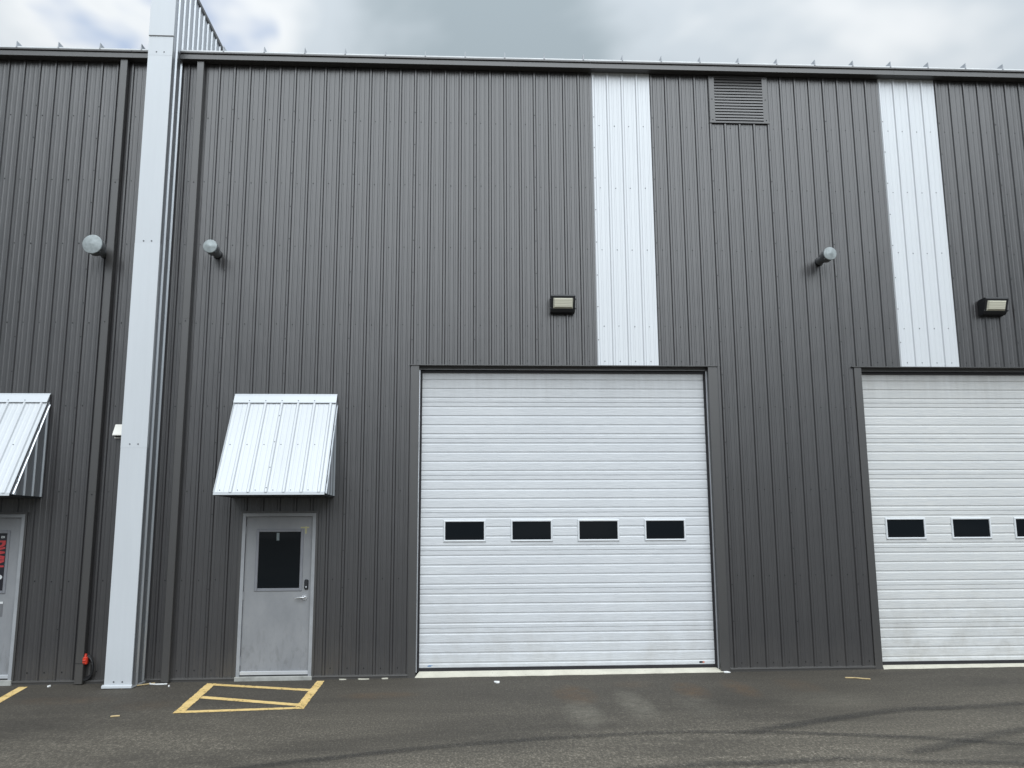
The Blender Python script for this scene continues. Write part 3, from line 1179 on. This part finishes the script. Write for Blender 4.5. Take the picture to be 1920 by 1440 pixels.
# ------------------------------------------------------------------ exhaust vents
def exhaust_vent(x, z, rc, rp, L, label):
    v = empty('exhaust_vent', (x, 0, z))
    tag(v, label, 'exhaust vent', 'exhaust pipes through the cladding')
    mb = MB()
    mb.cyl((x, 0.05, z), (x, -L + 0.10, z), rp, None, 28)
    mb.build('pipe', 'pipe', v, True)
    mb = MB()
    mb.cyl((x, -0.018, z), (x, -0.030, z), rp + 0.012, rp + 0.008, 28)
    mb.build('wall_collar', 'dark_paint', v, True)
    # cage of the cap: inner drum with straps and open gaps
    rd = rc * 0.92
    mb = MB()
    mb.cyl((x, -L + 0.20, z), (x, -L + 0.165, z), rp + 0.003, rd, 28, False, False)
    mb.cyl((x, -L + 0.165, z), (x, -L + 0.060, z), rd, rd, 28, False, True)
    mb.build('cap_drum', 'pipe', v, True)
    mb = MB()
    for k in range(4):
        t = math.pi * (0.25 + 0.5 * k)
        cx, cz = math.cos(t), math.sin(t)
        mb.cyl((x + cx * rd * 0.96, -L + 0.07, z + cz * rd * 0.96), (x + cx * rc * 0.93, -L + 0.004, z + cz * rc * 0.93), 0.011, 0.011, 6)
    mb.build('cap_straps', 'cap_galv', v)
    mb = MB()
    mb.cyl((x, -L + 0.022, z), (x, -L, z), rc, rc, 36, True, False)
    mb.cyl((x, -L, z), (x, -L - 0.004, z), rc, rc * 0.95, 36, False, False)
    mb.cyl((x, -L - 0.004, z), (x, -L - 0.020, z), rc * 0.95, 0.010, 36, False, True)
    mb.build('cap', 'cap_galv', v)
    return v


exhaust_vent(-7.213, 5.905, 0.137, 0.060, 0.46, 'large round-capped exhaust pipe beside the left downspout')
exhaust_vent(-5.600, 5.915, 0.098, 0.056, 0.40, 'small round-capped exhaust pipe high above the keypad door awning')
exhaust_vent(3.405, 5.905, 0.098, 0.056, 0.42, 'small round-capped exhaust pipe between the two white cladding strips')


# ------------------------------------------------------------------ wall lights
def wall_light(xc, zc_, label):
    o = empty('wall_light', (xc, 0, zc_))
    tag(o, label, 'wall light', 'wall pack lights beside the white strips')
    W2, zb, zt = 0.178, zc_ - 0.118, zc_ + 0.122
    # housing: deep at the top, sloping front, open window
    fr = [(-0.020, zt), (-0.215, zt), (-0.222, zt - 0.022), (-0.150, zb + 0.035), (-0.120, zb), (-0.020, zb - 0.006)]
    mb = MB()
    mb.extrude_x([fr[0], fr[1], fr[2]], xc - W2, xc + W2)
    mb.extrude_x([fr[3], fr[4], fr[5]], xc - W2, xc + W2)
    for x, sg in ((xc - W2, -1), (xc + W2, 1)):
        pts = [(x, y, z) for y, z in fr]
        mb.poly(pts if sg < 0 else pts[::-1])
    # front frame with window
    A, B = Vector((0, fr[2][0], fr[2][1])), Vector((0, fr[3][0], fr[3][1]))
    i0, i1 = 0.16, 0.93
    wx = W2 - 0.034
    pA, pB = A.lerp(B, i0), A.lerp(B, i1)
    def q(xa, xb, a, b):
        mb.quad((xa, b.y, b.z), (xb, b.y, b.z), (xb, a.y, a.z), (xa, a.y, a.z))
    q(xc - W2, xc + W2, A, pA)
    q(xc - W2, xc + W2, pB, B)
    q(xc - W2, xc - wx, pA, pB)
    q(xc + wx, xc + W2, pA, pB)
    mb.box(xc - 0.10, xc + 0.10, -0.06, 0.0, zb + 0.02, zt - 0.02)
    for sx_ in (-1, 1):
        for z in (zt - 0.055, zb + 0.045):
            mb.cyl((xc + sx_ * (W2 - 0.002), -0.165, z), (xc + sx_ * (W2 + 0.014), -0.165, z), 0.012, 0.010, 8)
    mb.build('housing', 'dark_paint', o)
    # moulded glass bulging out of the frame
    nrm = Vector((0, -(A.z - B.z), -(B.y - A.y) * -1 * -1))
    nrm = Vector((0, -(A.z - B.z), A.y - B.y)).normalized()
    if nrm.y > 0:
        nrm = -nrm
    mb = MB()
    o1 = [Vector((xc - wx, pB.y, pB.z)), Vector((xc + wx, pB.y, pB.z)), Vector((xc + wx, pA.y, pA.z)), Vector((xc - wx, pA.y, pA.z))]
    pa2, pb2 = A.lerp(B, i0 + 0.03), A.lerp(B, i1 - 0.14)
    h = nrm * 0.028
    o2 = [Vector((xc - wx + 0.018, pb2.y, pb2.z)) + h, Vector((xc + wx - 0.018, pb2.y, pb2.z)) + h, Vector((xc + wx - 0.018, pa2.y, pa2.z)) + h, Vector((xc - wx + 0.018, pa2.y, pa2.z)) + h]
    for k in range(4):
        k2 = (k + 1) % 4
        mb.quad(o1[k], o1[k2], o2[k2], o2[k])
    mb.quad(*o2)
    mb.build('lens', 'lens', o)
    return o


wall_light(-0.538, 5.178, 'black wall pack light left of the white strip over the fully visible overhead door')
wall_light(6.010, 5.195, 'black wall pack light at the far right beside the second white strip')

# ------------------------------------------------------------------ louvre under the gutter
lv = empty('louver_vent', (2.285, 0, 8.13))
tag(lv, 'square charcoal louvered wall vent tucked under the gutter', 'vent')
lx0, lx1, lz0, lz1 = 1.822, 2.748, 8.128, 8.915
mb = MB()
yf = -0.034
mb.box(lx0, lx0 + 0.082, yf, -0.001, lz0 + 0.028, lz1)
mb.box(lx1 - 0.082, lx1, yf, -0.001, lz0 + 0.028, lz1)
mb.box(lx0 - 0.01, lx1 + 0.01, yf - 0.003, -0.001, lz0, lz0 + 0.0275)
mb.box(lx0 + 0.0825, lx1 - 0.0825, yf + 0.001, -0.001, lz1 - 0.022, lz1)
mb.build('frame', 'charcoal_trim', lv)
mb = MB()
mb.quad((lx0 + 0.08, -0.0215, lz0 + 0.02), (lx1 - 0.08, -0.0215, lz0 + 0.02), (lx1 - 0.08, -0.0215, lz1), (lx0 + 0.08, -0.0215, lz1))
mb.build('back_plate', 'black_plastic', lv)
zs = lz0 + 0.034
pitch = (lz1 - 0.026 - zs) / 15
for k in range(15):
    z = zs + k * pitch
    mb = MB()
    mb.extrude_x([(-0.030, z + pitch * 1.00), (-0.040, z + pitch * 0.27), (-0.037, z + pitch * 0.24), (-0.0222, z + pitch * 0.45)], lx0 + 0.0825, lx1 - 0.0825)
    mb.build('slat', 'charcoal_trim', lv)
mb = MB()
for x in (lx0 + 0.04, lx1 - 0.04):
    for z in (lz0 + 0.05, (lz0 + lz1) / 2, lz1 - 0.04):
        mb.screw((x, yf, z), (0, -1, 0), 0.008)
mb.build('screw_heads', 'screw', lv, kind='stuff')

# ------------------------------------------------------------------ small hood vent half hidden by the firewall
hv = empty('hood_vent', (-6.79, 0, 3.3))
tag(hv, 'small cream plastic hood vent peeking out left of the firewall', 'vent')
mb = MB()
mb.box(-6.89, -6.69, -0.030, -0.001, 3.205, 3.405, 0.006)
mb.build('base_plate', 'box_white', hv)
mb = MB()
a0, a1 = -6.882, -6.698
pr = [(-0.030, 3.395), (-0.045, 3.392), (-0.125, 3.252), (-0.125, 3.240)]
mb.extrude_x(pr, a0, a1)
for x, sg in ((a0, -1), (a1, 1)):
    pts = [(x, y, z) for y, z in pr] + [(x, -0.030, 3.240)]
    mb.poly(pts if sg > 0 else pts[::-1])
mb.build('hood', 'box_white', hv)
mb = MB()
mb.quad((a0 + 0.004, -0.120, 3.243), (a1 - 0.004, -0.120, 3.243), (a1 - 0.004, -0.031, 3.225), (a0 + 0.004, -0.031, 3.225))
mb.build('flap', 'black_plastic', hv)

# ------------------------------------------------------------------ power cord behind the downspout
pc = empty('power_cord', (-7.04, -0.06, gz(-7)))
tag(pc, 'black power cord loop with orange-red plug tied behind the left downspout', 'power cord')
mb = MB()
px, py, pz = -7.040, -0.085, 0.215
mb.box(px - 0.034, px + 0.034, py - 0.03, py + 0.03, pz - 0.055, pz + 0.045, 0.012)
mb.cyl((px, py, pz + 0.04), (px + 0.004, py, pz + 0.085), 0.022, 0.014, 10)
mb.cyl((px - 0.02, py - 0.031, pz + 0.0), (px + 0.02, py - 0.031, pz + 0.0), 0.010, 0.010, 8)
mb.build('plug', 'orange', pc)
mb = MB()
pts = []
for k in range(26):
    t = k / 25
    an = R(100) - t * R(280)
    pts.append((-7.045 + 0.105 * math.cos(an) * 1.05, -0.060 - 0.02 * math.sin(t * 6), 0.115 + 0.150 * math.sin(an)))
mb.tube(pts, 0.013, 8)
mb.tube([(p[0] - 0.006, p[1] + 0.02, p[2] + 0.016) for p in pts], 0.012, 8)
mb.tube([(p[0] + 0.004, p[1] - 0.018, p[2] - 0.012) for p in pts[6:]], 0.012, 8)
mb.build('cable', 'cable', pc, True)
mb = MB()
mb.box(-7.162, -7.030, -0.1155, -0.1135, 0.172, 0.180)
mb.build('cable_tie', 'cable', pc)

# ------------------------------------------------------------------ painted markings
def flat(mb, pts, lift):
    mb.poly([(x, y, gz(x) + lift) for x, y in pts])


pm = empty('painted_marking', (-4.55, -1.1, gz(-4.5)))
tag(pm, 'yellow painted no-parking box with cross bars in front of the keypad door', 'road marking', 'yellow paint on the asphalt')
for pts, lf in (([(-5.390, -0.186), (-5.265, -0.205), (-5.090, -2.115), (-5.205, -2.127)], 0.005),
                ([(-3.945, -0.150), (-3.842, -0.160), (-3.783, -2.025), (-3.893, -2.020)], 0.005),
                ([(-5.290, -0.205), (-3.905, -0.760), (-3.905, -0.905), (-5.262, -0.355)], 0.0035),
                ([(-5.180, -1.090), (-3.885, -1.710), (-3.885, -1.850), (-5.165, -1.250)], 0.0035),
                ([(-5.115, -1.990), (-3.885, -1.905), (-3.885, -2.015), (-5.105, -2.118)], 0.0035)):
    mb = MB()
    # ragged long edges
    n = 36
    rr = random.Random(int(pts[0][0] * 100))
    a, b, c, d_ = [Vector((*p, 0)) for p in pts]
    if lf > 0.004:
        a, b, c, d_ = a, d_, c, b
        a, b, c, d_ = Vector((*pts[0], 0)), Vector((*pts[3], 0)), Vector((*pts[2], 0)), Vector((*pts[1], 0))
    pr1 = None
    for k in range(n + 1):
        t = k / n
        e1 = a.lerp(b, t)
        e2 = d_.lerp(c, t)
        w = (e2 - e1).normalized()
        e1 = e1 + w * rr.uniform(-0.004, 0.006)
        e2 = e2 + w * rr.uniform(-0.006, 0.004)
        cur = ((e1.x, e1.y, gz(e1.x) + lf), (e2.x, e2.y, gz(e2.x) + lf))
        if pr1:
            q = (pr1[0], pr1[1], cur[1], cur[0])
            mb.quad(*q)
        pr1 = cur
    mb.build('painted_line', 'yellow', pm)
mb = MB()
flat(mb, [(-7.830, -0.180), (-7.480, -2.02), (-7.370, -2.02), (-7.712, -0.190)], 0.004)
o = mb.build('painted_marking', 'yellow')
tag(o, 'single yellow painted line running off the left edge of the picture', 'road marking', 'yellow paint on the asphalt')


# ------------------------------------------------------------------ tyre marks
def tyre_mark(pts, w, lift, label):
    P3 = [Vector((x, y, 0)) for x, y in pts]
    dense = []
    for i in range(len(P3) - 1):
        p0 = P3[max(i - 1, 0)]
        p1, p2 = P3[i], P3[i + 1]
        p3 = P3[min(i + 2, len(P3) - 1)]
        for k in range(10):
            t = k / 10
            dense.append(0.5 * ((2 * p1) + (-p0 + p2) * t + (2 * p0 - 5 * p1 + 4 * p2 - p3) * t * t + (-p0 + 3 * p1 - 3 * p2 + p3) * t ** 3))
    dense.append(P3[-1])
    me = bpy.data.meshes.new('tyre_mark')
    v, f, uv = [], [], []
    n = len(dense)
    for i, p in enumerate(dense):
        d = (dense[min(i + 1, n - 1)] - dense[max(i - 1, 0)]).normalized()
        s = Vector((-d.y, d.x, 0))
        for sg in (-1, 1):
            c = p + s * sg * w / 2
            v.append((c.x, c.y, gz(c.x) + lift))
    for i in range(n - 1):
        f.append((2 * i, 2 * i + 2, 2 * i + 3, 2 * i + 1))
    me.from_pydata(v, [], f)
    ul = me.uv_layers.new(name='UVMap')
    for lp in me.loops:
        i = lp.vertex_index
        ul.data[lp.index].uv = (i % 2, (i // 2) / (n - 1))
    me.materials.append(MT['tyre'])
    o = bpy.data.objects.new('tyre_mark', me)
    col.objects.link(o)
    return tag(o, label, 'tyre mark', 'tyre marks on the asphalt')


tyre_mark([(-6.5, -6.2), (-5.2, -5.2), (-3.82, -4.49), (-3.05, -4.21), (-2.30, -3.95), (-1.50, -3.76), (-0.67, -3.62), (0.19, -3.545), (1.31, -3.70), (2.25, -3.96), (2.84, -4.19), (4.2, -4.8), (6.0, -5.9)], 0.20, 0.004,
          'long dark tyre mark arching across the whole asphalt foreground')
tyre_mark([(0.6, -3.75), (1.2, -3.45), (1.74, -3.19), (2.31, -2.93), (2.88, -2.73), (3.51, -2.68), (4.32, -2.55), (6.0, -2.2), (8, -1.4)], 0.26, 0.0075,
          'dark tyre mark curving in from the right edge towards the overhead door wall')
tyre_mark([(-3.0, -5.6), (-1.2, -5.0), (-0.12, -4.79), (0.63, -4.75), (1.40, -4.69), (2.05, -4.86), (2.80, -5.0), (4.5, -5.6)], 0.22, 0.011,
          'dark tyre mark along the bottom edge of the picture')
tyre_mark([(1.9, -4.6), (2.6, -4.25), (3.4, -3.85), (4.4, -3.55), (6, -3.3)], 0.24, 0.0145,
          'faint short tyre mark rising at the bottom right corner')


# ------------------------------------------------------------------ litter
def scrap(x, y, sx_, sy_, seed, label):
    rr = random.Random(seed)
    mb = MB()
    n = 7
    top_ = []
    for k in range(n):
        t = 2 * math.pi * k / n
        r = rr.uniform(0.7, 1.1)
        top_.append((x + math.cos(t) * sx_ * r, y + math.sin(t) * sy_ * r, gz(x) + 0.006 + rr.uniform(0, 0.016)))
    c = (x, y, gz(x) + 0.022)
    for k in range(n):
        mb.poly([top_[k], top_[(k + 1) % n], c])
        b0, b1 = top_[k], top_[(k + 1) % n]
        mb.poly([(b0[0], b0[1], gz(x) + 0.001), (b1[0], b1[1], gz(x) + 0.001), b1, b0])
    o = mb.build('paper_scrap', 'paper')
    tag(o, label, 'litter', 'white scraps on the asphalt')


scrap(-1.532, -0.52, 0.045, 0.06, 1, 'white crumpled paper scrap lying in front of the overhead door')
scrap(-7.434, -0.20, 0.020, 0.05, 2, 'tiny white scrap at the wall foot left of the downspout')
scrap(-5.831, -0.36, 0.014, 0.02, 3, 'tiny white scrap just right of the second downspout')
scrap(1.690, -0.075, 0.055, 0.03, 4, 'pale scrap at the right foot of the overhead door jamb')
mb = MB()
x, y = -6.03, -0.20
mb.tube([(x - 0.12, y + 0.05, gz(x) + 0.012), (x - 0.09, y - 0.01, gz(x) + 0.012), (x, y - 0.05, gz(x) + 0.014), (x + 0.09, y - 0.03, gz(x) + 0.012), (x + 0.12, y + 0.0, gz(x) + 0.01)], 0.010, 6)
o = mb.build('plastic_strip', 'paper')
tag(o, 'curved pale plastic strip at the foot of the second downspout', 'litter', 'white scraps on the asphalt')


def straw(pts, r, label):
    mb = MB()
    mb.tube([(px, py_, gz(px) + r + z) for px, py_, z in pts], r, 6)
    o = mb.build('straw_stalk', 'straw')
    tag(o, label, 'straw', 'dry stalks on the asphalt')


straw([(3.086, -0.702, 0), (3.2, -0.75, 0.004), (3.29, -0.80, 0.0), (3.354, -0.857, 0.002)], 0.009, 'dry straw stalk lying before the wall between the overhead doors')
straw([(-5.83, -2.26, 0), (-5.79, -2.25, 0.002), (-5.745, -2.228, 0)], 0.009, 'short dry stalk alone on open asphalt left of the yellow box')
straw([(-6.40, -0.47, 0), (-6.25, -0.28, 0.004), (-6.10, -0.11, 0)], 0.008, 'thin dry stalk leaning out from the firewall foot')


def chip(x, y, w, label):
    mb = MB()
    z = gz(x)
    rr = random.Random(int(x * 1000))
    a = [(x - w + rr.uniform(0, w * 0.4), y + 0.012), (x + w * 0.3, y + 0.02), (x + w, y + 0.002), (x + w * 0.4, y - 0.018), (x - w * 0.6, y - 0.014)]
    top = [(px, py_, z + 0.010 + rr.uniform(0, 0.006)) for px, py_ in a]
    mb.poly(top[::-1])
    for k in range(5):
        k2 = (k + 1) % 5
        mb.poly([(a[k][0], a[k][1], z), (a[k2][0], a[k2][1], z), top[k2], top[k]])
    o = mb.build('concrete_chip', 'concrete')
    tag(o, label, 'debris', 'pale chips along the wall foot')


chip(-3.62, -0.075, 0.055, 'pale concrete chip at the wall foot, leftmost of three left of the overhead door')
chip(-3.34, -0.085, 0.085, 'pale concrete chip at the wall foot, middle of three left of the overhead door')
chip(-3.05, -0.070, 0.050, 'pale concrete chip at the wall foot, rightmost of three left of the overhead door')
